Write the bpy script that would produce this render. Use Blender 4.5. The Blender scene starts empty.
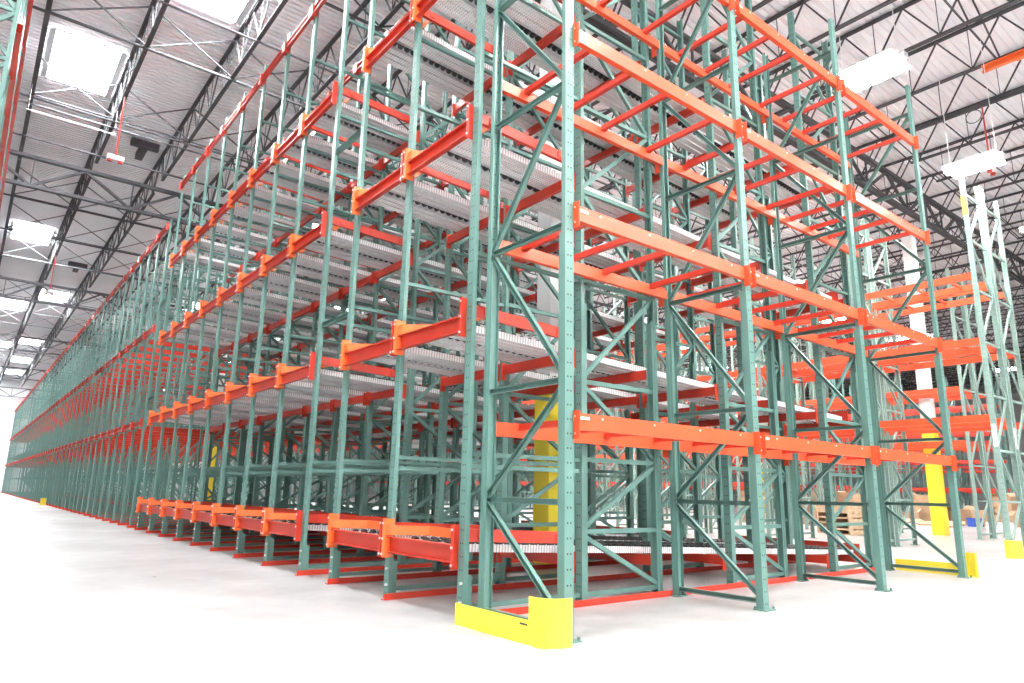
import bpy, math, random
from mathutils import Vector, Matrix
random.seed(7)
C = bpy.context.scene.collection
sc = bpy.context.scene

# ------------------------------------------------------------------ helpers
class MB:
    """collects faces, then links them as one mesh object"""
    def __init__(s): s.v = []; s.f = []; s.m = []
    def add(s, vs, fs, mi=0):
        b = len(s.v); s.v += [tuple(p) for p in vs]
        for f in fs: s.f.append(tuple(b + i for i in f)); s.m.append(mi)
    def box(s, x0, y0, z0, x1, y1, z1, mi=0):
        s.add([(x0,y0,z0),(x1,y0,z0),(x1,y1,z0),(x0,y1,z0),(x0,y0,z1),(x1,y0,z1),(x1,y1,z1),(x0,y1,z1)],
              [(0,3,2,1),(4,5,6,7),(0,1,5,4),(1,2,6,5),(2,3,7,6),(3,0,4,7)], mi)
    def prism(s, poly, p0, p1, ax, ay, mi=0, mis=None):
        """sweep a closed 2D polygon (axes ax, ay) from p0 to p1"""
        n = len(poly); p0 = Vector(p0); p1 = Vector(p1); ax = Vector(ax); ay = Vector(ay)
        vs = [p0 + ax*a + ay*b for a, b in poly] + [p1 + ax*a + ay*b for a, b in poly]
        bse = len(s.v); s.v += [tuple(p) for p in vs]
        for i in range(n):
            j = (i+1) % n
            s.f.append((bse+i, bse+j, bse+n+j, bse+n+i)); s.m.append(mis[i] if mis else mi)
        s.f.append(tuple(bse+i for i in reversed(range(n)))); s.m.append(mi)
        s.f.append(tuple(bse+n+i for i in range(n))); s.m.append(mi)
    def bar(s, p, q, w, h, up=(0,0,1), mi=0):
        p = Vector(p); q = Vector(q); d = (q-p).normalized(); u = Vector(up)
        a = d.cross(u)
        if a.length < 1e-4: a = d.cross(Vector((1,0,0)))
        a.normalize(); b = a.cross(d).normalized()
        s.prism([(-w/2,-h/2),(w/2,-h/2),(w/2,h/2),(-w/2,h/2)], p, q, a, b, mi)
    def chan(s, p, q, w, h, t, side, up=(0,0,1), mi=0):
        """C-channel from p to q: web of height h, flanges w long towards +side"""
        p = Vector(p); q = Vector(q)
        s.prism([(0,-h/2),(w,-h/2),(w,-h/2+t),(t,-h/2+t),(t,h/2-t),(w,h/2-t),(w,h/2),(0,h/2)], p, q, side, up, mi)
    def cyl(s, p, q, r, n=8, mi=0, cap=True):
        p = Vector(p); q = Vector(q); d = (q-p).normalized()
        a = d.orthogonal().normalized(); b = d.cross(a)
        vs = [p + (a*math.cos(2*math.pi*i/n) + b*math.sin(2*math.pi*i/n))*r for i in range(n)]
        vs += [v + (q-p) for v in vs]
        fs = [(i,(i+1)%n,n+(i+1)%n,n+i) for i in range(n)]
        if cap: fs += [tuple(reversed(range(n))), tuple(range(n,2*n))]
        s.add(vs, fs, mi)
    def build(s, name, mats, parent=None, loc=None, rz=0.0, smooth=False):
        me = bpy.data.meshes.new(name); me.from_pydata(s.v, [], s.f)
        if not isinstance(mats, (list, tuple)): mats = [mats]
        for m in mats: me.materials.append(m)
        me.polygons.foreach_set('material_index', s.m)
        if smooth: me.polygons.foreach_set('use_smooth', [True]*len(me.polygons))
        me.update()
        o = bpy.data.objects.new(name, me); C.objects.link(o)
        if parent: o.parent = parent
        if loc: o.location = loc
        o.rotation_euler.z = rz
        return o

def tag(o, label, cat, group=None, kind='thing'):
    o['label'] = label; o['category'] = cat; o['kind'] = kind
    if group: o['group'] = group
    return o
def structure(o): o['kind'] = 'structure'; return o
def empty(name, loc=(0,0,0), rz=0.0):
    o = bpy.data.objects.new(name, None); o.empty_display_size = .1; C.objects.link(o)
    o.location = loc; o.rotation_euler.z = rz; return o
KIDS = {}
def kids(o):
    return KIDS.get(o.name, [])
def adopt(root):
    """remember the children of a prototype once (obj.children is slow in large scenes)"""
    KIDS[root.name] = list(root.children)
    for ch in KIDS[root.name]: adopt(ch)
def dup(root, loc, rz=None, parent=None):
    r = root.copy(); C.objects.link(r)
    if loc is not None: r.location = loc
    if rz is not None: r.rotation_euler.z = rz
    if parent: r.parent = parent
    for ch in kids(root): dup(ch, None, None, r)
    return r
class Proto:
    """first call places the prototype itself, later calls place copies"""
    def __init__(s, root): s.root = root; s.used = False; adopt(root)
    def put(s, loc, rz, label, cat, group=None):
        o = s.root if not s.used else dup(s.root, loc, rz)
        s.used = True; o.location = loc; o.rotation_euler.z = rz
        return tag(o, label, cat, group)
ONES = 'zeroth first second third fourth fifth sixth seventh eighth ninth tenth eleventh twelfth thirteenth fourteenth fifteenth sixteenth seventeenth eighteenth nineteenth'.split()
TENS = {2:'twenti',3:'thirti',4:'forti',5:'fifti',6:'sixti'}
TEN2 = {2:'twenty',3:'thirty',4:'forty',5:'fifty',6:'sixty'}
def nth(n):
    if n < 20: return ONES[n]
    if n % 10 == 0: return TENS[n//10] + 'eth'
    return TEN2[n//10] + '-' + ONES[n % 10]

# ------------------------------------------------------------------ materials
def mat(name, col, rough=.45, metal=0.0, spec=.5, emit=None, strength=0):
    m = bpy.data.materials.new(name); m.use_nodes = True
    b = m.node_tree.nodes['Principled BSDF']
    b.inputs['Base Color'].default_value = (*col, 1); b.inputs['Roughness'].default_value = rough
    b.inputs['Metallic'].default_value = metal; b.inputs['Specular IOR Level'].default_value = spec
    if emit: b.inputs['Emission Color'].default_value = (*emit, 1); b.inputs['Emission Strength'].default_value = strength
    return m
def nd(t, kind, **kw):
    n = t.nodes.new(kind)
    for k, v in kw.items(): setattr(n, k, v)
    return n
def mth(t, op, a, b=None, c=None):
    n = nd(t, 'ShaderNodeMath', operation=op)
    for i, x in enumerate((a, b, c)):
        if x is None: continue
        if isinstance(x, (int, float)): n.inputs[i].default_value = x
        else: t.links.new(x, n.inputs[i])
    return n.outputs[0]
def mottle(m, c0, c1, scale, detail=3, rough=None):
    """paint or concrete that varies a little over the surface"""
    t = m.node_tree; b = t.nodes['Principled BSDF']
    tc = nd(t, 'ShaderNodeTexCoord'); nz = nd(t, 'ShaderNodeTexNoise')
    nz.inputs['Scale'].default_value = scale; nz.inputs['Detail'].default_value = detail
    t.links.new(tc.outputs['Object'], nz.inputs['Vector'])
    r = nd(t, 'ShaderNodeValToRGB'); r.color_ramp.elements[0].position = .3; r.color_ramp.elements[1].position = .7
    r.color_ramp.elements[0].color = (*c0,1); r.color_ramp.elements[1].color = (*c1,1)
    t.links.new(nz.outputs['Fac'], r.inputs['Fac']); t.links.new(r.outputs['Color'], b.inputs['Base Color'])
    if rough:
        rr = nd(t, 'ShaderNodeMapRange'); rr.inputs['To Min'].default_value = rough[0]; rr.inputs['To Max'].default_value = rough[1]
        t.links.new(nz.outputs['Fac'], rr.inputs['Value']); t.links.new(rr.outputs['Result'], b.inputs['Roughness'])
    return r, tc

G0, G1 = (.098,.205,.180), (.118,.235,.208)
green = mat('green_paint', G0, .38); mottle(green, G0, G1, 3.0)
green_web = mat('green_paint_punched', G0, .38)
def punched(m, base, base2, dark):
    r, tc = mottle(m, base, base2, 3.0); t = m.node_tree; b = t.nodes['Principled BSDF']
    s = nd(t, 'ShaderNodeSeparateXYZ'); t.links.new(tc.outputs['Object'], s.inputs[0])
    dy = mth(t, 'SUBTRACT', mth(t, 'ABSOLUTE', s.outputs['Y']), .015)
    dz = mth(t, 'SUBTRACT', mth(t, 'FLOORED_MODULO', s.outputs['Z'], .1016), .0508)
    d = mth(t, 'SQRT', mth(t, 'ADD', mth(t, 'MULTIPLY', dy, dy), mth(t, 'MULTIPLY', dz, dz)))
    k = mth(t, 'LESS_THAN', d, .0072)
    mx = nd(t, 'ShaderNodeMix', data_type='RGBA'); t.links.new(k, mx.inputs['Factor'])
    t.links.new(r.outputs['Color'], mx.inputs['A']); mx.inputs['B'].default_value = (*dark,1)
    t.links.new(mx.outputs['Result'], b.inputs['Base Color'])
punched(green_web, G0, G1, (.012,.02,.02))
PG0, PG1 = (.20,.30,.265), (.25,.36,.32)  # overexposure of the racks across the aisle, put into a lighter green
pale = mat('overexposed_green_paint', PG0, .4); mottle(pale, PG0, PG1, 3)
pale_web = mat('overexposed_green_paint_punched', PG0, .4); punched(pale_web, PG0, PG1, (.10,.16,.15))
red = mat('red_orange_paint', (.60,.042,.020), .33); mottle(red, (.51,.034,.016), (.59,.042,.021), 4)
orange = mat('orange_paint', (.80,.105,.035), .35); mottle(orange, (.70,.078,.026), (.77,.092,.032), 4)
guide_orange = mat('bright_orange_paint', (.86,.17,.04), .35); mottle(guide_orange, (.84,.155,.035), (.88,.185,.045), 4)
yellow = mat('safety_yellow_paint', (.90,.72,.05), .4); mottle(yellow, (.88,.69,.04), (.92,.75,.06), 3)
galv = mat('galvanised_steel', (.62,.63,.65), .42, .35); mottle(galv, (.52,.53,.55), (.70,.71,.73), 30)
pan_m = mat('perforated_galvanised_pan', (.62,.63,.65), .45, .0)
def perforated(m):
    r, tc = mottle(m, (.74,.74,.75), (.84,.84,.85), 20); t = m.node_tree; b = t.nodes['Principled BSDF']
    s = nd(t, 'ShaderNodeSeparateXYZ'); t.links.new(tc.outputs['Object'], s.inputs[0])
    dx = mth(t, 'SUBTRACT', mth(t, 'FLOORED_MODULO', s.outputs['X'], .032), .016)
    dy = mth(t, 'SUBTRACT', mth(t, 'FLOORED_MODULO', s.outputs['Y'], .03), .015)
    d = mth(t, 'SQRT', mth(t, 'ADD', mth(t, 'MULTIPLY', dx, dx), mth(t, 'MULTIPLY', dy, dy)))
    k = mth(t, 'MULTIPLY', mth(t, 'LESS_THAN', d, .0075), .5)
    mx = nd(t, 'ShaderNodeMix', data_type='RGBA'); t.links.new(k, mx.inputs['Factor'])
    t.links.new(r.outputs['Color'], mx.inputs['A']); mx.inputs['B'].default_value = (.10,.09,.10,1)
    t.links.new(mx.outputs['Result'], b.inputs['Base Color'])
perforated(pan_m)
black = mat('black_wheel_plastic', (.018,.018,.02), .4)
bolt_m = mat('zinc_bolt', (.75,.75,.76), .3, .6)
sticker = mat('white_sticker', (.8,.8,.78), .6)
steel_dk = mat('grey_roof_steel', (.075,.075,.082), .75, 0, .25); mottle(steel_dk, (.065,.065,.072), (.095,.093,.10), 2)
deck_m = mat('white_roof_deck', (.74,.72,.74), .55); mottle(deck_m, (.78,.77,.80), (.84,.83,.86), .6)
white_p = mat('white_paint', (.82,.82,.82), .5); mottle(white_p, (.80,.80,.80), (.86,.86,.86), 2)
cream = mat('white_wall_paint', (.82,.82,.83), .7); mottle(cream, (.80,.80,.81), (.85,.85,.86), .5)
card = mat('cardboard', (.46,.30,.18), .8); mottle(card, (.42,.27,.16), (.52,.35,.22), 5)
wood = mat('pallet_wood', (.52,.38,.24), .75); mottle(wood, (.45,.32,.19), (.60,.45,.30), 12)
blue = mat('blue_plastic', (.03,.09,.42), .4)
wrap_m = mat('white_film_wrap', (.75,.75,.77), .35)
redpipe = mat('red_sprinkler_paint', (.55,.04,.03), .4)
lamp_m = mat('lamp_diffuser', (.9,.9,.9), .5, emit=(1.0,.985,.96), strength=55)
sky_m = mat('skylight_glazing', (.9,.9,.9), .5, emit=(.97,.985,1.0), strength=32)
ceil_fill_m = mat('ceiling_fill_glow', (.9,.9,.9), .5, emit=(1.0,.985,.96), strength=3)  # glow for the strips added to brighten the ceiling

conc = mat('polished_concrete', (.72,.72,.72), .4)
def concrete(m):
    t = m.node_tree; b = t.nodes['Principled BSDF']
    tc = nd(t, 'ShaderNodeTexCoord'); mp = nd(t, 'ShaderNodeMapping')
    t.links.new(tc.outputs['Object'], mp.inputs['Vector'])
    n1 = nd(t, 'ShaderNodeTexNoise'); n1.inputs['Scale'].default_value = .35; n1.inputs['Detail'].default_value = 6; n1.inputs['Roughness'].default_value = .65
    n2 = nd(t, 'ShaderNodeTexNoise'); n2.inputs['Scale'].default_value = 3.0; n2.inputs['Detail'].default_value = 5
    t.links.new(mp.outputs[0], n1.inputs['Vector']); t.links.new(mp.outputs[0], n2.inputs['Vector'])
    mixf = mth(t, 'ADD', mth(t, 'MULTIPLY', n1.outputs['Fac'], .7), mth(t, 'MULTIPLY', n2.outputs['Fac'], .3))
    r = nd(t, 'ShaderNodeValToRGB'); r.color_ramp.elements[0].position = .38; r.color_ramp.elements[1].position = .60
    r.color_ramp.elements[0].color = (.27,.27,.27,1); r.color_ramp.elements[1].color = (.50,.50,.495,1)
    t.links.new(mixf, r.inputs['Fac'])
    s = nd(t, 'ShaderNodeSeparateXYZ'); t.links.new(tc.outputs['Object'], s.inputs[0])
    jx = mth(t, 'LESS_THAN', mth(t, 'ABSOLUTE', mth(t, 'SUBTRACT', mth(t, 'FLOORED_MODULO', mth(t, 'SUBTRACT', s.outputs['X'], .9), 7.5), 3.75)), .006)
    jy = mth(t, 'LESS_THAN', mth(t, 'ABSOLUTE', mth(t, 'SUBTRACT', mth(t, 'FLOORED_MODULO', mth(t, 'SUBTRACT', s.outputs['Y'], -.4), 7.5), 6.4)), .006)
    j = mth(t, 'MULTIPLY', mth(t, 'MAXIMUM', jx, jy), .45)
    mx = nd(t, 'ShaderNodeMix', data_type='RGBA'); t.links.new(j, mx.inputs['Factor'])
    t.links.new(r.outputs['Color'], mx.inputs['A']); mx.inputs['B'].default_value = (.25,.25,.25,1)
    t.links.new(mx.outputs['Result'], b.inputs['Base Color'])
    rr = nd(t, 'ShaderNodeMapRange'); rr.inputs['To Min'].default_value = .22; rr.inputs['To Max'].default_value = .42
    t.links.new(n2.outputs['Fac'], rr.inputs['Value']); t.links.new(rr.outputs['Result'], b.inputs['Roughness'])
concrete(conc)

# ------------------------------------------------------------------ setting
X0, X1, Y0, Y1, ZD = -18.0, 75.0, -24.0, 82.0, 11.08
b = MB(); b.box(X0-.3, Y0-.3, -.3, X1+.3, Y1+.3, 0); structure(b.build('floor', conc))
for nm, q in (('wall_left', (X0-.3,Y0,0,X0,Y1,ZD+.1)), ('wall_right', (X1,Y0,0,X1+.3,Y1,ZD+.1)),
              ('wall_back', (X0-.3,Y0-.3,0,X1+.3,Y0,ZD+.1)), ('wall_far', (X0-.3,Y1,0,X1+.3,Y1+.3,ZD+.1))):
    b = MB(); b.box(*q); structure(b.build(nm, cream))
# corrugated roof deck: ribs run across the joists
b = MB(); prof = []; y = Y0
while y < Y1:
    prof += [(y, 0), (y+.085, 0), (y+.10, .038), (y+.135, .038)]; y += .15
prof.append((y, 0))
n = len(prof)
b.v = [(X0-.3, p, ZD+q) for p, q in prof] + [(X1+.3, p, ZD+q) for p, q in prof]
for i in range(n-1): b.f.append((i, n+i, n+i+1, i+1)); b.m.append(0)
ceil = structure(b.build('ceiling', deck_m))
sol = ceil.modifiers.new('thickness', 'SOLIDIFY'); sol.thickness = .04; sol.offset = 1

GY = [3.86 + 15*k for k in range(-1, 6)]; GX = [3.24 + 15*k for k in range(-1, 5)]
# open web joists, 15 m spans along Y
def joist_mesh():
    b = MB(); L = 15.0
    for s in (-1, 1):
        b.box(s*.02-.016 if s < 0 else .008, 0, .99, -.008 if s < 0 else .036, L, 1.04)
        b.box(-.034 if s < 0 else .008, .6, 0, -.008 if s < 0 else .034, L-.6, .045)
    b.box(-.05, 0, 1.035, .05, L, 1.045); b.box(-.045, .6, -.004, .045, L-.6, .004)
    k = 12; p = (L-.4)/k
    for i in range(k):
        y = .2 + i*p
        b.bar((0,y,1.0), (0,y+p/2,.03), .03, .03); b.bar((0,y+p/2,.03), (0,y+p,1.0), .03, .03)
        b.cyl((0,y+p/2,.03), (0,y+p/2,1.0), .010, 4, cap=False)
    b.bar((0,.0,1.0), (0,.62,.02), .03, .03); b.bar((0,L,1.0), (0,L-.62,.02), .03, .03)
    return b
jo = joist_mesh().build('roof_joist', steel_dk); first = True
for j, gy in enumerate(GY[:-1]):
    for k in range(-3, 38):
        x = .15 + 1.75*k
        if gy + 15 < -3.5 + .22*(x+3.4): continue
        if gy > 60 and x > 30: continue
        o = jo if first else jo.copy()
        if not first: C.objects.link(o)
        first = False; o.location = (x, gy, 10.0); structure(o)
# girders, 15 m spans along X
def girder_mesh():
    b = MB(); L = 15.0
    for z in (.045, .90):
        for s in (-1, 1): b.box(0, .012*s if s > 0 else -.075, z-.045, L, .075 if s > 0 else -.012, z+.045)
    k = 6; p = L/k
    for i in range(k):
        x = i*p
        b.bar((x,0,.88), (x+p/2,0,.06), .07, .07); b.bar((x+p/2,0,.06), (x+p,0,.88), .07, .07)
        b.bar((x+p/2,0,.06), (x+p/2,0,.88), .04, .04)
    b.bar((.02,0,.03), (.02,0,.92), .09, .09); b.bar((L-.02,0,.03), (L-.02,0,.92), .09, .09)
    return b
gm = girder_mesh().build('roof_girder', steel_dk); first = True
for gy in GY[1:]:
    for gx in GX:
        if gx > 50: continue
        o = gm if first else gm.copy()
        if not first: C.objects.link(o)
        first = False; o.location = (gx, gy, 9.03); structure(o)
# bridging: X braces and lines across the joists
def bridging_mesh():
    b = MB(); L = 1.75
    b.bar((0,0,1.0), (L,0,.03), .028, .028); b.bar((0,.03,.03), (L,.03,1.0), .028, .028); b.bar((0,.06,.03), (L,.06,.03), .03, .03)
    return b
bm_ = bridging_mesh().build('joist_bridging', steel_dk); first = True
for gy in GY[:5]:
    for yy in (3.75, 7.5, 11.25):
        for k in range(-2, 18):
            x = .15 + 1.75*k
            if gy+yy < -3 + .22*(x+3.4) or (gy > 30 and k > 4): continue
            o = bm_ if first else bm_.copy()
            if not first: C.objects.link(o)
            first = False; o.location = (x, gy+yy, 10.0); structure(o)
# continuous tie lines and sprinkler pipes across the roof
for i, (yy, zz, r) in enumerate([(7.6,9.93,.03),(9.6,9.9,.024),(11.36,9.93,.03),(15.2,9.90,.03),(15.6,9.90,.024),(17.6,9.92,.03),(22.6,9.93,.03),(26.4,9.93,.03),(30.1,9.93,.03)]):
    zz = 9.999-r; b = MB(); b.cyl((-16,yy,zz), (44,yy,zz), r, 8)
    tag(b.build('sprinkler_pipe', steel_dk, smooth=True), 'dark sprinkler pipe running across under the roof joists, %s counted from the near corner' % nth(i+1), 'pipe', 'pipes under the roof')
b = MB(); b.cyl((-3.4,14.6,9.35), (-1.6,14.6,9.35), .012, 8)
for x in (-3.372,-1.622): b.cyl((x,14.6,9.35), (x,14.6,10.01), .004, 6)
tag(b.build('conduit', white_p), 'thin white conduit strung between two joists over the left aisle', 'pipe')

# roof columns with yellow sleeves
def column(x, y, sl, label):
    r = empty('steel_column', (x, y, 0))
    b = MB(); b.box(-.15,-.15,0,.15,.15,9.03); b.build('shaft', white_p, r)
    b = MB()
    b.box(-.162,-.162,.0,.162,-.151,sl); b.box(-.162,.151,.0,.162,.162,sl); b.box(-.162,-.151,.0,-.151,.151,sl); b.box(.151,-.151,.0,.162,.151,sl)
    o = b.build('column_sleeve', yellow, r); o['label'] = 'yellow protective lower sleeve'
    b = MB(); b.box(-.24,-.24,8.99,.24,.24,9.025); b.build('cap_plate', steel_dk, r)
    tag(r, label, 'column')
column(3.22, 3.86, 2.4, 'white roof column with yellow lower sleeve inside the rack behind the near corner')
column(18.3, 4.42, 2.87, 'white roof column with tall yellow sleeve in the open beyond the rack end')
column(2.75, 19.41, 2.4, 'white and yellow roof column deep inside the long rack, seen between its aisle posts')
column(18.24, 18.86, 2.6, 'white and yellow roof column among the far shelving rows behind the rack')
column(33.24, 18.86, 2.6, 'white and yellow roof column far off behind the cardboard pile')

# skylights and hanging lamps
def skylight_proto(lx, ly):
    r = empty('skylight')
    b = MB(); b.box(-lx/2,-ly/2,-.02,lx/2,ly/2,0); b.build('glazing', sky_m, r)
    b = MB()
    for s in (-1,1):
        b.box(s*lx/2-.02,-ly/2-.04,-.06,s*lx/2+.02,ly/2+.04,.0); b.box(-lx/2+.02,s*ly/2-.02,-.06,lx/2-.02,s*ly/2+.02,0)
    b.build('curb_frame', galv, r)
    for s in (-1,1):
        b = MB(); b.add([(s*lx/2,-ly/2,-.02),(s*lx/2,ly/2,-.02),(s*(lx/2+.11),ly/2,-.07),(s*(lx/2+.11),-ly/2,-.07)], [(0,1,2,3)])
        b.build('side_flashing', galv, r)
    return r
P = Proto(skylight_proto(1.34, 2.4))
nsk = 0
for y in (-15.16, -.16, 14.84, 29.84, 44.84, 59.84, 74.84):
    P.put((-2.475, y, 11.06), 0, 'bright square skylight in the roof over the left aisle, %s along it' % ['behind the viewer','overhead','first','second','third','fourth','fifth'][[-15.16,-.16,14.84,29.84,44.84,59.84,74.84].index(y)], 'skylight', 'skylights over the left aisle')
P.put((-.725, 9.6, 11.06), 0, 'bright skylight above the aisle edge of the tall near rack posts', 'skylight')
for i, y in enumerate((41.0, 57.0, 67.0, 75.5)):
    P.put((-.72, y, 11.06), 0, 'small bright skylight over the aisle edge of the long rack, %s far down' % nth(i+1), 'skylight', 'skylights over the rack edge')
for i, (x, y) in enumerate([(12.5,14.1),(12.5,29.1),(27.5,14.1),(27.5,29.1),(27.5,44.1),(42.5,14.1),(42.5,29.1),(5.5,22.0),(5.5,38.0)]):
    P.put((.15+1.75*round((x-1.025)/1.75)+.875, y, 11.06), 0, 'bright roof skylight beyond the near rack, %s of those behind it' % nth(i+1), 'skylight', 'skylights beyond the rack')

def lamp_proto(drop=1.15):
    r = empty('hanging_lamp')
    b = MB(); b.prism([(-.43,0),(.43,0),(.38,.07),(-.38,.07)], (0,-.56,0), (0,.56,0), (1,0,0), (0,0,1)); b.build('housing', white_p, r)
    b = MB(); b.box(-.41,-.54,-.03,.41,.54,-.002); b.build('diffuser', lamp_m, r)
    b = MB(); b.box(-.30,-.5,.0705,-.18,.5,.076); b.box(.18,-.5,.0705,.30,.5,.076); o = b.build('ceiling_fill_strip', ceil_fill_m, r); o['label'] = 'added glowing strips that brighten the ceiling'  # emitting strips added on the housing to brighten the ceiling
    for s in (-1,1):
        b = MB(); b.cyl((0,s*.5,.07), (0,s*.5,drop), .008, 6); b.build('cable', white_p, r)
        b = MB(); b.box(-.10,s*.60-.04,-.02,.10,s*.60+.04,.09); b.build('end_box', galv, r)
    return r
P = Proto(lamp_proto())
lamps = [(9.0,1.33,'bright hanging lamp over the cross aisle, against the roof above the rack end'),
         ]
k = 0
for x, ys in ((9.0,(-6.5,9.3,17,25,33,42,51,60)), (14.3,(-5,9.5,17.4,25)), (20.5,(1.5,9.5,17.5,25.5)), (26.5,(11,19,36)), (33,(13,31)), (46,(10,28))):  # farthest of the first row added to light the long rack's far part
    for y in ys:
        k += 1; lamps.append((x, y, 'white hanging lamp among the roof joists beyond the rack, %s of those rows' % nth(k)))
for k, (x, y) in enumerate([(-2.0,-5.5),(3.2,-3.6),(9.4,-11.5),(-8.5,-3.5),(3.2,-9.0),(-9,6),(-2.5,-11),(4.5,-14),(10,-17),(-1,-17),(4.5,-19.5),(-7.5,-13),(15.5,-13)]):  # out-of-view lamps added to brighten the rack's front faces
    lamps.append((x, y, 'unseen hanging lamp added out of view to light the racks, %s of these' % nth(k+1)))
pl_ = Proto(lamp_proto(3.15)).put((11.45,.57,7.45), 0, 'bright hanging lamp on two long white cables above the pale posts', 'lamp', 'hanging lamps'); pl_.scale = (.8,.8,.82)
for x, y, lab in lamps: P.put((x, y, 8.85), 0, lab, 'lamp', 'hanging lamps')

# ------------------------------------------------------------------ upright frames
PW, PD, PT = .0865, .042, .004
def post_mesh(H, flip):
    """C-section post; punched web outside, open inwards"""
    s = -1 if flip else 1
    poly = [(0,-PW/2),(s*PD,-PW/2),(s*PD,-PW/2+.012),(s*(PD-PT),-PW/2+.014),(s*(PD-PT),-PW/2+PT),(s*PT,-PW/2+PT),
            (s*PT,PW/2-PT),(s*(PD-PT),PW/2-PT),(s*(PD-PT),PW/2-.014),(s*PD,PW/2-.014),(s*PD,PW/2),(0,PW/2)]
    mis = [0]*len(poly); mis[-1] = 1; mis[5] = 1
    b = MB()
    if flip: poly = poly[::-1]; mis = [mis[(len(poly)-2-i) % len(poly)] for i in range(len(poly))]
    b.prism(poly, (0,0,0), (0,0,H), (1,0,0), (0,1,0), 0, mis)
    return b
def strut(b, p, q, w=.042, h=.036):
    """open C strut in the frame plane"""
    p = Vector(p); q = Vector(q); d = (q-p).normalized(); a = Vector((0,1,0)); u = a.cross(d).normalized()
    t = .004
    b.prism([(-h/2,-w/2),(h/2,-w/2),(h/2,-w/2+t),(-h/2+t,-w/2+t),(-h/2+t,w/2-t),(h/2,w/2-t),(h/2,w/2),(-h/2,w/2)], p, q, a, u)
def frame_pieces(D, H, nodes, dbl, foot, thick=.042, start=0, dbl_foot=0.0):
    """list of (part name, MB, x offset); nodes are heights of the horizontals, diagonals zigzag between them"""
    out = [('post', post_mesh(H, False), 0.0), ('post', post_mesh(H, True), D)]
    for z in nodes:
        b = MB(); strut(b, (PD-.02,0,z), (D-PD+.02,0,z), thick); out.append(('horizontal_brace', b, 0))
    side = start
    for z0, z1 in zip(nodes[:-1], nodes[1:]):
        xa, xb = (PD, D-PD) if side == 0 else (D-PD, PD)
        b = MB(); strut(b, (xa,.0,z0+.03), (xb,.0,z1-.03), thick); out.append(('diagonal_brace', b, 0)); side = 1-side
    if dbl:
        for x0, x1 in ((PD+.001, PD+.032), (D-PD-.032, D-PD-.001)):
            b = MB(); b.chan((x0 if x0 < D/2 else x1,0,.0), (x0 if x0 < D/2 else x1,0,dbl), .031, PW-.006, .004, (1,0,0) if x0 < D/2 else (-1,0,0), (0,1,0)); out.append(('post_reinforcement', b, 0))
    if dbl_foot:
        b = MB(); b.chan((PD+.001,0,0), (PD+.001,0,dbl_foot), .04, PW, .004, (1,0,0), (0,1,0)); out.append(('post_reinforcement', b, 0))
    if foot:
        for x in (PD/2, D-PD/2):
            b = MB(); b.box(x-.065,-.075,0,x+.065,.075,.009)
            for sx, sy in ((-.05,-.06),(.05,.06)): b.cyl((x+sx,sy,.009), (x+sx,sy,.03), .011, 6)
            out.append(('foot_plate', b, 0))
    return out
def frame_proto(D, H, nodes, dbl=0, foot=True, mats=(green, green_web), **kw):
    r = empty('upright_frame')
    for nm, b, x in frame_pieces(D, H, nodes, dbl, foot, **kw):
        b.build(nm, list(mats) if nm == 'post' else mats[0], r, (x,0,0))
    return r
def frame_single(D, H, nodes, mats=(green, green_web), **kw):
    m = MB()
    for nm, b, x in frame_pieces(D, H, nodes, 0, False, **kw):
        m.add([(v[0]+x, v[1], v[2]) for v in b.v], b.f); m.m[-len(b.f):] = b.m
    return m.build('upright_frame', list(mats))

# ---- post lines of the long rack (along Y) and its levels
modY = [[1.06, 2.25, 3.45], [4.28 + 1.14*i for i in range(9)]]
for k in range(6): modY.append([14.27 + 9.98*k + 1.14*i for i in range(9)])
lines = [y for m in modY for y in m]
XF = -.19                                                # outer face of the aisle posts
FR = [(XF, 1.22), (1.085, 1.10), (3.36, 1.11), (5.61, 1.08)]   # four frames deep: x of first post, depth
WHERE = ['aisle post', 'first', 'second', 'third']
NODES = [.08,.62,1.27,2.0,3.0,3.95,4.9,5.9,6.9,7.95]
TIES = [.08, 1.16, 1.26, 2.98, 4.95, 5.76, 7.2]
def aisle_pieces(H, ties, foot):
    out = [('post', post_mesh(H, False), 0.0)]
    for z in ties:
        b = MB(); strut(b, (PD-.01,0,z), (1.085-XF-.002,0,z), .036); out.append(('tie_brace', b, 0))
    if foot:
        b = MB(); b.chan((PD+.001,0,0), (PD+.001,0,.32), .04, PW, .004, (1,0,0), (0,1,0)); out.append(('post_reinforcement', b, 0))
        b = MB()
        for z in (.12,.26): b.cyl((-.02,-.02,z), (0,-.02,z), .012, 6)
        out.append(('bolt', b, 0))
    return out
def aisle_proto():
    r = empty('upright_frame')
    for nm, b, x in aisle_pieces(8.27, TIES, True):
        b.build(nm, [green, green_web] if nm == 'post' else (bolt_m if nm == 'bolt' else green), r)
    return r
def aisle_single(H, ties):
    m = MB()
    for nm, b, x in aisle_pieces(H, ties, False): m.add(b.v, b.f); m.m[-len(b.f):] = b.m
    return m.build('upright_frame', [green, green_web])
protos = [Proto(aisle_proto()) if i == 0 else Proto(frame_proto(d, 8.27, NODES, dbl=2.75, start=1, foot=False)) for i, (x, d) in enumerate(FR)]
for li in range(12):
    for i, (x, d) in enumerate(FR):
        protos[i].put((x, lines[li], 0), 0, ('green aisle post with tie bars in %s post line from near corner' % nth(li+1)) if i == 0 else 'green braced upright frame in %s post line from near corner, %s in' % (nth(li+1), WHERE[i]), 'rack frame', 'upright frames of the long rack')
FARN = [.08,.9,1.9,3.0,4.0,5.0,6.0,7.0]
far = [aisle_single(7.4, [.08,1.2,2.9,5.0,6.6]) if i == 0 else frame_single(d, 8.5, [.08,1.2,2.5,4.0,5.5,7.0,8.1], start=1) for i, (x, d) in enumerate(FR)]
used = [False]*4
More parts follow.
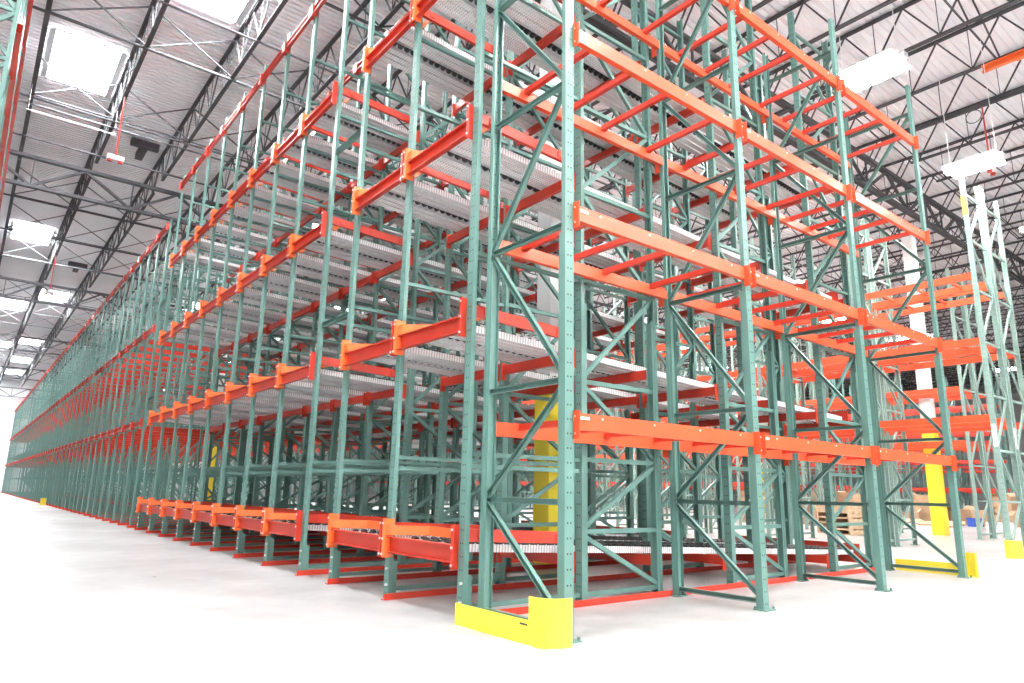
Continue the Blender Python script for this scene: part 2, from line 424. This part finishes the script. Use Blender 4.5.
for li in range(12, len(lines)):
    for i, (x, d) in enumerate(FR):
        o = far[i] if not used[i] else far[i].copy()
        if used[i]: C.objects.link(o)
        used[i] = True; o.location = (x, lines[li], 0)
        tag(o, 'green frame far down the long rack, %s post line, %s row in' % (nth(li+1), WHERE[i]), 'rack frame', 'upright frames of the long rack')
# row spacers between the modules
b = MB(); b.chan((0,.045,0), (0,.785,0), .045, .06, .004, (-1,0,0)); b.box(-.02,.04,-.06,.004,.046,.06); b.box(-.02,.784,-.06,.004,.79,.06)
P = Proto(b.build('row_spacer', green))
for mi in range(3):
    for z, wz in ((2.9,'lower'), (5.2,'upper')):
        y = modY[mi][-1]
        P.put((XF+.05, y, z), 0, '%s green spacer bar bridging the narrow gap after %s post line' % (wz, nth(lines.index(y)+1)), 'spacer bar', 'row spacers in the rack gaps')
# red floor rails under every post line
b = MB(); b.box(0,-.035,0,7.28,-.029,.055); b.box(0,-.029,0,7.28,.03,.006)
for x in (.35, 1.9, 3.6, 5.3, 6.9): b.cyl((x,0,.006), (x,0,.022), .012, 6)
P = Proto(b.build('floor_rail', red))
for li, y in enumerate(lines):
    P.put((-.26, y-.075, .001), 0, 'red floor rail along the foot of %s post line from near corner' % nth(li+1), 'floor rail', 'red floor rails')

# ---- channel beams across the lane mouths, supports, guides, roller lanes
SL = .042                                                # fall of the lanes per metre
LV = [(.545,'lowest'), (2.42,'second-level'), (4.25,'third-level'), (6.10,'fourth-level')]
def face_beam(W, h=.14, guide=True):
    """from the post at y=0 to the post at y=W (W = clear centre distance); top at z=0"""
    r = empty('channel_beam'); a, c = PW/2+.004, W-PW/2-.004
    b = MB(); b.chan((.005,a,-h/2), (.005,c,-h/2), .052, h, .009, (-1,0,0)); b.build('channel', red, r)
    for y0, y1, yn in ((a, a+.006, -1), (c-.006, c, 1)):
        b = MB(); zb, zt = -h-.045, (.155 if guide else .03)
        b.box(-.058, y0, zb, .03, y1, zt)
        b.box(-.064, y0 if yn > 0 else y0-.028, zb, -.058, y1+.042 if yn > 0 else y1, zt)
        o = b.build('end_plate', guide_orange if yn > 0 and guide else red, r)
        b = MB()
        for z in (zb+.03, -.02, zt-.04):
            y = (y0-.014) if yn < 0 else (y1+.03); b.cyl((-.074,y,z), (-.064,y,z), .011, 6)
        b.build('bolt', bolt_m, o)
    if guide:
        b = MB(); y1 = c-.008
        pl = [(-.052,y1),(-.045,y1-.07),(.22,y1-.30),(.22,a+.02)]
        for (xa,ya), (xb,yb) in zip(pl[:-1], pl[1:]):
            b.prism([(xa,ya),(xb,yb),(xb+.006,yb),(xa+.006,ya)], (0,0,.018), (0,0,.10), (1,0,0), (0,1,0))
        o = b.build('entry_guide', guide_orange, r); o['label'] = 'bent orange entry guide'
    return r
def support_beam(W):
    b = MB(); a, c = PW/2+.003, W-PW/2-.003
    b.chan((0,a,-.05), (0,c,-.05), .045, .10, .006, (1,0,0)); r = b.build('support_beam', red)
    for y0 in (a, c-.006):
        b = MB(); b.box(-.02,y0,-.16,.05,y0+.006,.03); b.build('end_plate', red, r)
    return r
def lane_mesh(W):
    r = empty('roller_lane'); L = 6.85; wp = .30
    tilt = math.atan(SL)
    for s in (-1, 1):
        b = MB(); y0, y1 = (.08, .08+wp) if s > 0 else (-.08-wp, -.08)
        n = 3; w = (y1-y0)/n
        for i in range(n):                               # three hat channels side by side
            ya = y0 + i*w + .009; yb = ya + w - .018; t = .003
            b.prism([(ya,0),(yb,0),(yb,.065),(yb-t,.065),(yb-t,t),(ya+t,t),(ya+t,.065),(ya,.065)], (0,0,0), (L,0,0), (0,1,0), (0,0,1))
        for x in (.4, 1.9, 3.4, 4.9, 6.4): b.box(x-.02, y0, -.006, x+.02, y1, -.001)
        b.build('track_pan', pan_m, r)
    b = MB()                                             # dark wheels in seven rows
    ys = [s*(.08 + wp/3*(i+.5)) for s in (-1,1) for i in range(3)]
    for ri, y in enumerate(ys):
        k = int(L/.10)
        for i in range(k):
            x = .05 + i*.10 + (.05 if ri % 2 else 0)
            b.cyl((x,y-.024,.058), (x,y+.024,.058), .027, 8)
    for i in range(int(L/.085)):
        x = .04 + i*.085; b.cyl((x,-.045,.04), (x,.045,.04), .036, 8)
    o = b.build('wheels', black, r, smooth=False); o['kind'] = 'stuff'
    b = MB()
    for s in (-1,1): b.box(0, s*.066-.004, -.012, L, s*.066+.004, .06)
    b.build('wheel_rail', galv, r)
    b = MB(); b.box(L-.02, -W/2+.14, -.02, L, W/2-.14, .15); o = b.build('end_stop', red, r); o['label'] = 'red end stop bar'
    r.rotation_euler.y = tilt
    return r
SX = [1.055, 2.145, 3.33, 4.43, 5.58, 6.65]
def lane_name(a): return '%s to %s post line' % (nth(a+1), nth(a+2))
pf = {}; ps = {}; pl = {}
for mi in (0, 1):
    ys = modY[mi]
    for a in range(len(ys)-1):
        W = ys[a+1]-ys[a]; key = round(W, 2); gi = lines.index(ys[a])
        if key not in pf:
            pf[key] = Proto(face_beam(W)); ps[key] = Proto(support_beam(W)); pl[key] = Proto(lane_mesh(W))
        for z, wz in LV:
            pf[key].put((XF-.005, ys[a], z), 0, 'red channel beam with orange guide fronting %s lane, %s' % (wz, lane_name(gi)), 'beam', 'channel beams on the aisle face')
            for j, x in enumerate(SX):
                if mi == 1 and j in (4,) and a > 3: continue
                ps[key].put((x, ys[a], z-.075-SL*(x+.2)), 0, 'red support beam under %s lane, %s, %s row deep' % (wz, lane_name(gi), nth(j+1)), 'beam', 'support beams under the roller lanes')
            pl[key].put((-.17, (ys[a]+ys[a+1])/2, z-.070), 0, 'galvanised roller lane with dark wheels, %s, %s' % (wz.replace('-level','')+' level', lane_name(gi)), 'roller lane', 'roller lanes of the long rack')
# side guides above the lanes, along each post line
b = MB(); b.chan((0,0,0), (1.16,0,0), .04, .10, .006, (0,1,0))
for x in (.15, 1.0): b.box(x-.03,-.012,-.03,x+.03,0,.03)
P = Proto(b.build('side_guide', red)); P.root.rotation_euler.y = math.atan(SL)
for mi in (0, 1):
    for y in modY[mi][:-1]:
        for z, wz in LV:
            P.put((-.12, y+.05, z+.07), 0, 'short red side guide above %s deck on %s post line' % (wz, nth(lines.index(y)+1)), 'guide rail', 'side guides of the lanes')
# top tie beams and the far modules' beams
pt = {}
def plain(name, label, loc, W, h=.11):
    k = (round(W, 2), h)
    if k not in pt: pt[k] = Proto(face_beam(W, h, False)); 
    o = pt[k].put(loc, 0, label, 'beam', 'plain channel beams of the long rack'); return o
for mi in (0, 1):
    ys = modY[mi]
    for a in range(len(ys)-1):
        W = ys[a+1]-ys[a]; gi = lines.index(ys[a])
        plain('', 'thin orange top tie beam on aisle face, %s' % lane_name(gi), (XF-.005, ys[a], 8.03), W)
        plain('', 'thin orange top tie beam behind aisle posts, %s' % lane_name(gi), (1.058, ys[a], 8.2), W)
for mi in range(2, 8):
    ys = modY[mi]
    for a in range(8):
        W = ys[a+1]-ys[a]; gi = lines.index(ys[a])
        for z, wz in ((2.42,'second-level'), (4.69,'third-level'), (7.30,'top')):
            plain('', 'thin red %s beam down the long rack, %s' % (wz, lane_name(gi)), (XF-.005, ys[a], z), W)
b = MB(); b.chan((0,0,0), (6.75,0,0), .06, .11, .006, (0,1,0))
P = Proto(b.build('lane_rail', red))
for li in range(12, len(lines)):
    for z, wz in ((2.24,'second-level'), (4.50,'third-level')):
        P.put((-.1, lines[li]+.05, z), 0, 'red %s rail running deep along %s post line' % (wz, nth(li+1)), 'rail', 'deep rails of the long rack')

# ------------------------------------------------------------------ front selective rack (along X)
FX = [-.055, 2.29, 4.58, 6.87]
FN = [.07,.90,1.76,2.95,4.15,5.35,6.55]
P = Proto(frame_proto(.98, 7.0, FN, dbl=2.88, foot=True, start=0))
P2 = ['near corner beside the round yellow guard', 'second from the near corner', 'third from the near corner', 'far right end beside the second yellow guard']
for x, t in zip(FX, P2):
    P.put((x, -.03, 0), math.pi/2, 'green punched upright frame of the end rack, %s' % t, 'rack frame', 'upright frames of the end rack')
def step_beam(W, rear):
    r = empty('step_beam'); a, c = PW/2+.003, W-PW/2-.003; s = 1 if rear else -1
    b = MB()                                             # tube with a step along its inner top edge
    b.prism([(0,-.12),(.05,-.12),(.05,-.028),(.028,-.028),(.028,0),(0,0)], (a,0,0), (c,0,0), (0,-s,0), (0,0,1)); b.build('beam_tube', orange, r)
    for x0, n in ((a, -1), (c-.006, 1)):
        b = MB(); ya, yb = (-.062,.012) if not rear else (-.012,.062)
        b.box(x0, ya+.01, -.19, x0+.006, yb, .012)
        yo = -.001 if not rear else .001
        b.box(x0-.014 if n < 0 else x0, min(yo, yo*7), -.19, x0+.006 if n < 0 else x0+.020, max(yo, yo*7), .012)
        o = b.build('end_plate', orange, r)
        b = MB()
        for z in (-.03, -.15):
            xc = x0-.004 if n < 0 else x0+.010; q = -.007 if not rear else .007
            b.cyl((xc, q, z), (xc, q*1.8, z), .009, 6)
        b.build('bolt', bolt_m, o)
    b = MB()
    for i in range(4):
        x = a + .28 + i*(c-a-.5)/3; q = -s*-1*.0
        b.cyl((x, 0 if not rear else 0, -.03), (x, s*.006, -.03), .010, 6)
    b.build('rivet', bolt_m, r)
    if not rear:
        b = MB(); b.box(a+.06,-.0015,-.045,a+.15,-.0001,-.025); o = b.build('sticker', sticker, r); o['label'] = 'small white sticker'
    return r
PFs = [Proto(step_beam(2.345, False)), Proto(step_beam(2.29, False))]; PRs = [Proto(step_beam(2.345, True)), Proto(step_beam(2.29, True))]
b = MB(); b.chan((0,0,-.03), (0,.889,-.03), .045, .05, .004, (1,0,0)); b.box(-.01,0,-.057,.055,.04,-.0555); b.box(-.01,.85,-.057,.055,.889,-.0555)
PB = Proto(b.build('pallet_bar', red))
BAY = ['near-corner', 'middle', 'far-end']
for bi in range(3):
    for z, wz in ((1.525,'lowest'), (3.113,'second'), (4.66,'third'), (6.13,'highest')):
        PF, PR = PFs[min(bi,1)], PRs[min(bi,1)]
        PF.put((FX[bi], -.035, z), 0, 'orange front shelf beam of the end rack, %s level, %s bay' % (wz, BAY[bi]), 'beam', 'front beams of the end rack')
        PR.put((FX[bi], .955, z), 0, 'orange rear shelf beam of the end rack, %s level, %s bay' % (wz, BAY[bi]), 'beam', 'rear beams of the end rack')
        for j, dx in enumerate((.30, .82, 1.32, 2.02)):
            PB.put((FX[bi]+dx, .0155, z), 0, 'orange pallet bar, %s of four, %s level, %s bay of end rack' % (nth(j+1), wz, BAY[bi]), 'pallet bar', 'pallet bars of the end rack')

# ------------------------------------------------------------------ yellow end guards
def corner_guard(rail, label, loc, rz, mirror=1):
    r = empty('rack_guard', loc, rz)
    def arc(r0, r1, z0, z1, tail):
        pts = []
        for i in range(13):
            t = math.pi + i*math.pi/2/12; pts.append((math.cos(t), math.sin(t)))
        o = [(-r1, tail)] + [(x*r1, y*r1) for x, y in pts] + [(.03, -r1)]
        i_ = [(-r0, tail)] + [(x*r0, y*r0) for x, y in pts] + [(.03, -r0)]
        b = MB(); n = len(o)
        vs = [(x*mirror,y,z) for z in (z0,z1) for x,y in o] + [(x*mirror,y,z) for z in (z0,z1) for x,y in i_]
        fs = []
        for k in range(n-1):
            fs += [(k,k+1,n+k+1,n+k), (2*n+k+1,2*n+k,3*n+k,3*n+k+1), (n+k,n+k+1,3*n+k+1,3*n+k), (k+1,k,2*n+k,2*n+k+1)]
        fs += [(0,n,3*n,2*n), (n-1,3*n-1,4*n-1,2*n-1)]
        b.add(vs, fs); return b
    g = arc(.152, .160, .004, .30, .05).build('corner_shield', yellow, r, smooth=False)
    b = MB()
    b.box(min(-.02*mirror,-.30*mirror) if 0 else (-.16 if mirror > 0 else -.02), -.16 if 0 else -.10, .0, (.02 if mirror > 0 else .16), .02, .006)
    b.build('floor_plate', yellow, r)
    if rail:
        b = MB(); x0 = -.190*mirror if 0 else -.160*mirror; x1 = -.152*mirror
        b.box(min(x0,x1), .05, .012, max(x0,x1), .90, .15)
        x2 = -.13*mirror; b.box(min(x0,x2), .06, .0, max(x0,x2), .90, .010)
        for y in (.2,.75): b.cyl((-.155*mirror,y,.01), (-.155*mirror,y,.035), .013, 6)
        o = b.build('guard_rail', yellow, r)
        b = MB(); b.box(min(-.1615*mirror,-.1605*mirror), .06, .115, max(-.1615*mirror,-.1605*mirror), .14, .128)
        b.build('sticker', steel_dk, o)
    return tag(r, label, 'rack guard', 'yellow rack guards')
corner_guard(True, 'yellow rack guard with curved shield and low rail at the near corner post', (-.18,.0,0), 0)
corner_guard(True, 'yellow rack guard behind the far right frame of the end rack', (6.94,.02,0), 0, -1)
corner_guard(False, 'yellow curved guard at the foot of the light-washed green post across the aisle', (11.16,.70,0), 0)
corner_guard(False, 'small yellow guard on the floor far down the left aisle', (-.3,32.6,0), 0)

# ------------------------------------------------------------------ racks beyond the cross aisle, paled by colour for overexposure
RN = [.12,.95,1.85,2.85,3.85,4.85,5.85,6.8]
FRM = Proto(frame_proto(.90, 7.2, RN, mats=(pale, pale_web), foot=True))
rowx = [(11.1,'first'), (12.15,'second'), (17.1,'third'), (18.15,'fourth')]
def shelf_beam_pale(W):
    r = empty('shelf_beam'); b = MB(); b.box(-.025,.045,-.13,.025,W-.045,0); b.build('beam_tube', orange, r)
    for y in (.045, W-.051):
        b = MB(); b.box(-.03,y,-.2,.035,y+.006,.01); b.build('end_plate', orange, r)
    return r
SB = Proto(shelf_beam_pale(2.3))
b = MB(); b.box(0,-.02,-.05,.84,.02,-.01); TB = Proto(b.build('tie_bar', orange))
for x, wx in rowx:
    y0 = .71 if x < 14 else 3.1
    for k in range(7):
        y = y0 + 2.3*k
        fo = FRM.put((x, y, 0), 0, 'light-washed green upright frame across the aisle, %s rack row, %s from its near end' % (wx, nth(k+1)), 'rack frame', 'light-washed upright frames across the aisle')
        if x < 13 and k == 0:
            b = MB(); b.box(-.0015,-.036,1.92,-.0002,.036,2.32); o = b.build('label_plate', sticker, fo); o['label'] = 'white label plate on the post'
            if x < 12:
                b = MB(); b.box(-.002,-.045,6.35,-.0002,.045,6.75); o = b.build('tape_band', yellow, fo); o['label'] = 'yellow tape band near the top'
        if k < 6:
            for z, wz in ((2.5,'lower'), (3.93,'middle'), (5.2,'upper')):
                for dx, wd in ((.03,'front'), (.87,'back')):
                    SB.put((x+dx, y, z), 0, 'orange %s shelf beam, %s of %s row across aisle, %s bay' % (wz, wd, wx, nth(k+1)), 'beam', 'shelf beams across the aisle')
                if k < 2 and x < 14:
                    for j in range(3): TB.put((x+.03, y+.5+j*.65, z), 0, 'orange tie bar, %s shelf, %s of three, %s row across aisle, %s bay' % (wz, nth(j+1), wx, nth(k+1)), 'tie bar', 'tie bars across the aisle')
# distant rows: too many to count
def FY(x): return 13.0 if x < 33 else 4.0 + (x-23)*.3
def far_frames():
    m = MB(); pieces = frame_pieces(.9, 7.2, [.12,1.9,3.85,5.85,6.9], 0, False)
    for x in (23.2,24.3,29.3,30.4,35.5,36.6,42.0,43.1,49,50.1):
        for k in range(16):
            y = FY(x) + 2.3*k
            m.add([(x,y-.04,0),(x+.06,y-.04,0),(x+.06,y+.04,0),(x,y+.04,0),(x,y-.04,7.2),(x+.06,y-.04,7.2),(x+.06,y+.04,7.2),(x,y+.04,7.2)], [(0,1,5,4),(1,2,6,5),(2,3,7,6),(3,0,4,7),(4,5,6,7)])
            m.box(x+.84,y-.04,0,x+.9,y+.04,7.2)
            side = 0; ns = [.12,1.0,2.0,3.0,4.0,5.0,6.0,6.9]
            for z0, z1 in zip(ns[:-1], ns[1:]):
                xa, xb = (x+.05,x+.85) if side == 0 else (x+.85,x+.05); side = 1-side
                m.bar((xa,y,z0), (xb,y,z1), .035, .035, (0,1,0)); m.bar((x+.05,y,z0), (x+.85,y,z0), .035, .035)
    return m
o = far_frames().build('far_rack_frames', green)
tag(o, 'mass of dark green rack frames in the far rows behind the cardboard pile', 'rack frames', kind='stuff')
m = MB()
for x in (23.2,24.3,29.3,30.4,35.5,36.6,42.0,43.1,49,50.1):
    y = FY(x)
    for z in (1.55, 2.9, 4.3, 5.6):
        for dx in (.03,.87): m.box(x+dx-.025, y, z-.12, x+dx+.025, y+2.3*15, z)
tag(m.build('far_shelf_beams', red), 'mass of thin red shelf beams in the far rows behind the cardboard pile', 'shelf beams', kind='stuff')

# rack on the other side of the left aisle (only its face shows at the picture's edge)
LN = [.1,1.2,2.4,3.6,4.8,6.0,7.2]
fl = frame_single(1.1, 8.3, LN); first = True
k = 0
for y in [5.0 + 1.14*i for i in range(20)]:
    o = fl if first else fl.copy()
    if not first: C.objects.link(o)
    first = False; k += 1; o.location = (-4.70, y, 0)
    tag(o, 'green upright frame of the rack across the left aisle, %s counted down the aisle' % nth(k), 'rack frame', 'frames across the left aisle')
b = MB(); b.chan((-.01,.043,-.06), (-.01,1.14-.043,-.06), .06, .12, .006, (1,0,0)); PX = Proto(b.build('channel_beam', red)); 
for i in range(19):
    for z, wz in ((5.9,'middle'), (8.2,'top')):
        PX.put((-3.6, 5.0+1.14*i, z), 0, 'red %s beam on the rack across the left aisle, %s bay down' % (wz, nth(i+1)), 'beam', 'beams across the left aisle')

# ------------------------------------------------------------------ clutter far behind
def carton(lx, ly, lz):
    r = empty('cardboard_box'); b = MB(); b.box(-lx/2,-ly/2,0,lx/2,ly/2,lz); b.build('carton', card, r)
    b = MB()
    b.add([(-lx/2,-ly/2,lz),(lx/2,-ly/2,lz),(lx/2,-ly/2-.12,lz+.14),(-lx/2,-ly/2-.12,lz+.14)], [(0,1,2,3)])
    b.add([(-lx/2,ly/2,lz),(lx/2,ly/2,lz),(lx/2,ly/2+.15,lz+.1),(-lx/2,ly/2+.15,lz+.1)], [(0,1,2,3)])
    o = b.build('flap', card, r); o.modifiers.new('t','SOLIDIFY').thickness = .006
    return r
CB = [Proto(carton(.8,.6,.6)), Proto(carton(.55,.5,.45)), Proto(carton(1.0,.8,1.15))]
pile = [(28.6,8.6,2,.2),(27.6,8.9,1,.5),(27.9,6.4,0,.1),(28.9,7.5,0,.8),(27.0,9.6,1,.3),(28.6,5.4,0,.4),(27.2,5.6,1,.9),(26.9,10.8,2,.15),(26.2,11.8,1,.6),(30.2,6.2,2,1.1),(29.9,9.3,2,.5),(29.8,4.6,0,.2)]
for i, (x, y, t, a) in enumerate(pile):
    CB[t].put((x, y, 0), a, 'open %s cardboard box in the far pile beyond the yellow column, %s counted' % (('wide','small','tall')[t], nth(i+1)), 'box', 'cardboard boxes in the far pile')
def pallet():
    r = empty('wooden_pallet')
    for i in range(6):
        b = MB(); b.box(-.5+i*.18,-.6,.125,-.5+i*.18+.11,.6,.145); b.build('deck_board', wood, r)
    for y in (-.57,0,.57):
        b = MB(); b.box(-.5,y-.03,.02,.51,y+.03,.125); b.build('stringer', wood, r)
    for i in range(3):
        b = MB(); b.box(-.5+i*.45,-.6,0,-.5+i*.45+.1,.6,.02); b.build('bottom_board', wood, r)
    return r
PP = Proto(pallet())
for k in range(4):
    PP.put((15.9, 5.85, .146*k), -.35, 'wooden pallet in the stack beyond the rack end, %s from the floor' % nth(k+1), 'pallet', 'stacked pallets')
r = empty('wooden_crate', (15.9,5.85,.585), -.35)
for z in (0,.11):
    b = MB(); b.box(-.5,-.6,z+.002,.5,-.58,z+.10); b.box(-.5,.58,z+.002,.5,.6,z+.10); b.box(-.5,-.58,z+.002,-.48,.58,z+.10); b.box(.48,-.58,z+.002,.5,.58,z+.10); b.build('side_board', wood, r)
b = MB(); b.box(-.48,-.58,.002,.48,.58,.02); b.build('crate_floor', wood, r)
tag(r, 'shallow wooden crate resting on top of the pallet stack', 'crate')
for i, (x, y, t, a) in enumerate([(20.6,8.4,2,.3),(21.4,10.0,2,.1),(20.2,11.5,2,.6),(19.6,7.4,1,.5)]):
    CB[t].put((x, y, 0), a, 'brown cardboard box standing behind the pallet stack, %s of these' % nth(i+1), 'box', 'boxes behind the pallet stack')
def tub(label, x, y, a):
    r = empty('blue_tub', (x,y,0), a)
    b = MB(); b.prism([(-.17,0),(.17,0),(.21,.3),(.18,.3),(.15,.02),(-.15,.02),(-.18,.3),(-.21,.3)], (0,-.18,0), (0,.18,0), (1,0,0), (0,0,1)); b.box(-.175,-.18,0,.175,-.165,.29); b.box(-.175,.165,0,.175,.18,.29); b.build('tub_body', blue, r)
    b = MB(); b.box(-.23,-.20,.27,-.18,.20,.315); b.box(.18,-.20,.27,.23,.20,.315); b.build('rim', blue, r)
    tag(r, label, 'tub')
tub('blue plastic tub on the floor behind the yellow column', 27.5, 7.7, .3)
tub('blue plastic tub beside a carton farther along the pile', 26.7, 6.3, 1.0)
for i, (x, y, w, l, a) in enumerate([(25.6,5.2,1.2,.8,.3),(26.1,8.0,1.3,.8,.9),(25.4,9.6,1.2,.8,1.5),(25.2,6.6,1.2,.8,.2)]):
    b = MB(); b.prism([(-w/2,0),(-w/6,.10),(w/6,.05),(w/2,.16),(w/2,.20),(w/6,.09),(-w/6,.14),(-w/2,.04)], (0,-l/2,0), (0,l/2,0), (1,0,0), (0,0,1))
    tag(b.build('flattened_carton', card if i % 2 else wrap_m, None, (x,y,.002), a), 'crumpled %s sheet on the floor before the far cardboard pile, %s of these' % ('cardboard' if i % 2 else 'white packing', nth(i+1)), 'packing sheet', 'packing sheets by the far pile')

# ------------------------------------------------------------------ small things under the roof
def siren(label, x, y, zt):
    r = empty('hanging_horn', (x,y,8.35))
    b = MB(); b.cyl((0,0,.10), (0,0,zt-8.35), .018, 8); o = b.build('drop_pipe', redpipe, r); o['label'] = 'red drop pipe'
    b = MB(); b.box(-.17,-.07,0,.17,.07,.10); b.build('horn_box', white_p, r)
    for s in (-1,1):
        b = MB(); b.cyl((s*.11,0,0), (s*.11,0,-.05), .05, 10); b.build('horn_lens', redpipe, r)
    tag(r, label, 'alarm horn', 'hanging alarm horns')
siren('white alarm horn hanging on a red pipe under the roof over the left aisle', -1.6, 13.8, 10.0)
siren('white alarm horn on a red pipe farther down the left aisle', -1.6, 28.8, 10.0)
siren('white alarm horn on a red pipe near the hanging lamp above the pale racks', 14.15, 1.0, 10.0)
for i, (x, y) in enumerate([(-.45,18.2),(-.45,33.2)]):
    r = empty('unit_heater', (x,y,10.78))
    b = MB(); b.box(-.10,.1,.06,.10,.95,.27); b.build('duct', steel_dk, r)
    b = MB(); b.box(-.38,-.10,.08,.38,.1,.28); b.build('head_box', steel_dk, r)
    for s in (-1,1):
        b = MB(); b.cyl((s*.36,0,.28), (s*.36,0,.36), .01, 6); b.build('hanger_rod', steel_dk, r)
    tag(r, ('dark T-shaped heater unit hung under the roof beyond the first skylight', 'dark T-shaped heater unit under the roof farther down the left aisle')[i], 'heater', 'roof heaters')
b = MB(); b.chan((.05,0,0), (.05,3.0,0), .10, .15, .012, (-1,0,0)); b.box(-.06,2.1,-.09,.06,2.4,-.075)
tag(b.build('orange_brace', guide_orange, None, (12.4,-2.55,9.925)), 'orange steel section fixed along a roof joist above the pale racks', 'roof brace')
for i, (x, y) in enumerate([(10.68,1.9),(14.18,1.2)]):
    b = MB(); n = 20
    for k in range(n):
        a0, a1 = 2*math.pi*k/n, 2*math.pi*(k+1)/n
        b.cyl((0,.16*math.cos(a0),.16*math.sin(a0)), (0,.16*math.cos(a1),.16*math.sin(a1)), .010, 6, cap=False)
    tag(b.build('cable_coil', steel_dk, None, (x,y,9.84)), ('dark cable coil hung from a roof joist above the cross aisle lamp', 'dark cable coil hung from a roof joist above the pale racks')[i], 'cable', 'cable coils under the roof')

# ------------------------------------------------------------------ world, camera, view
w = bpy.data.worlds.new('world'); sc.world = w; w.use_nodes = True
w.node_tree.nodes['Background'].inputs['Color'].default_value = (.8,.85,.9,1); w.node_tree.nodes['Background'].inputs['Strength'].default_value = .3
cam = bpy.data.cameras.new('camera'); cam.lens = 24.0; cam.sensor_width = 36.0; cam.clip_end = 300
co = bpy.data.objects.new('camera', cam); C.objects.link(co)
rt = Vector((.7823165,-.62259107,.01900654)); up = Vector((-.14798511,-.15613726,.97658669)); f = Vector((.60504652,.76681257,.21428296))
co.matrix_world = Matrix(((rt.x,up.x,-f.x,-3.3716), (rt.y,up.y,-f.y,-3.5623), (rt.z,up.z,-f.z,.967), (0,0,0,1)))
sc.camera = co
sc.view_settings.view_transform = 'Standard'; sc.view_settings.look = 'None'
sc.view_settings.gamma = 1; sc.view_settings.use_curve_mapping = False; sc.view_settings.exposure = 1.95
cy = sc.cycles
cy.use_denoising = True; cy.max_bounces = 8; cy.diffuse_bounces = 5; cy.glossy_bounces = 3; cy.sample_clamp_indirect = 8
cy.caustics_reflective = False; cy.caustics_refractive = False
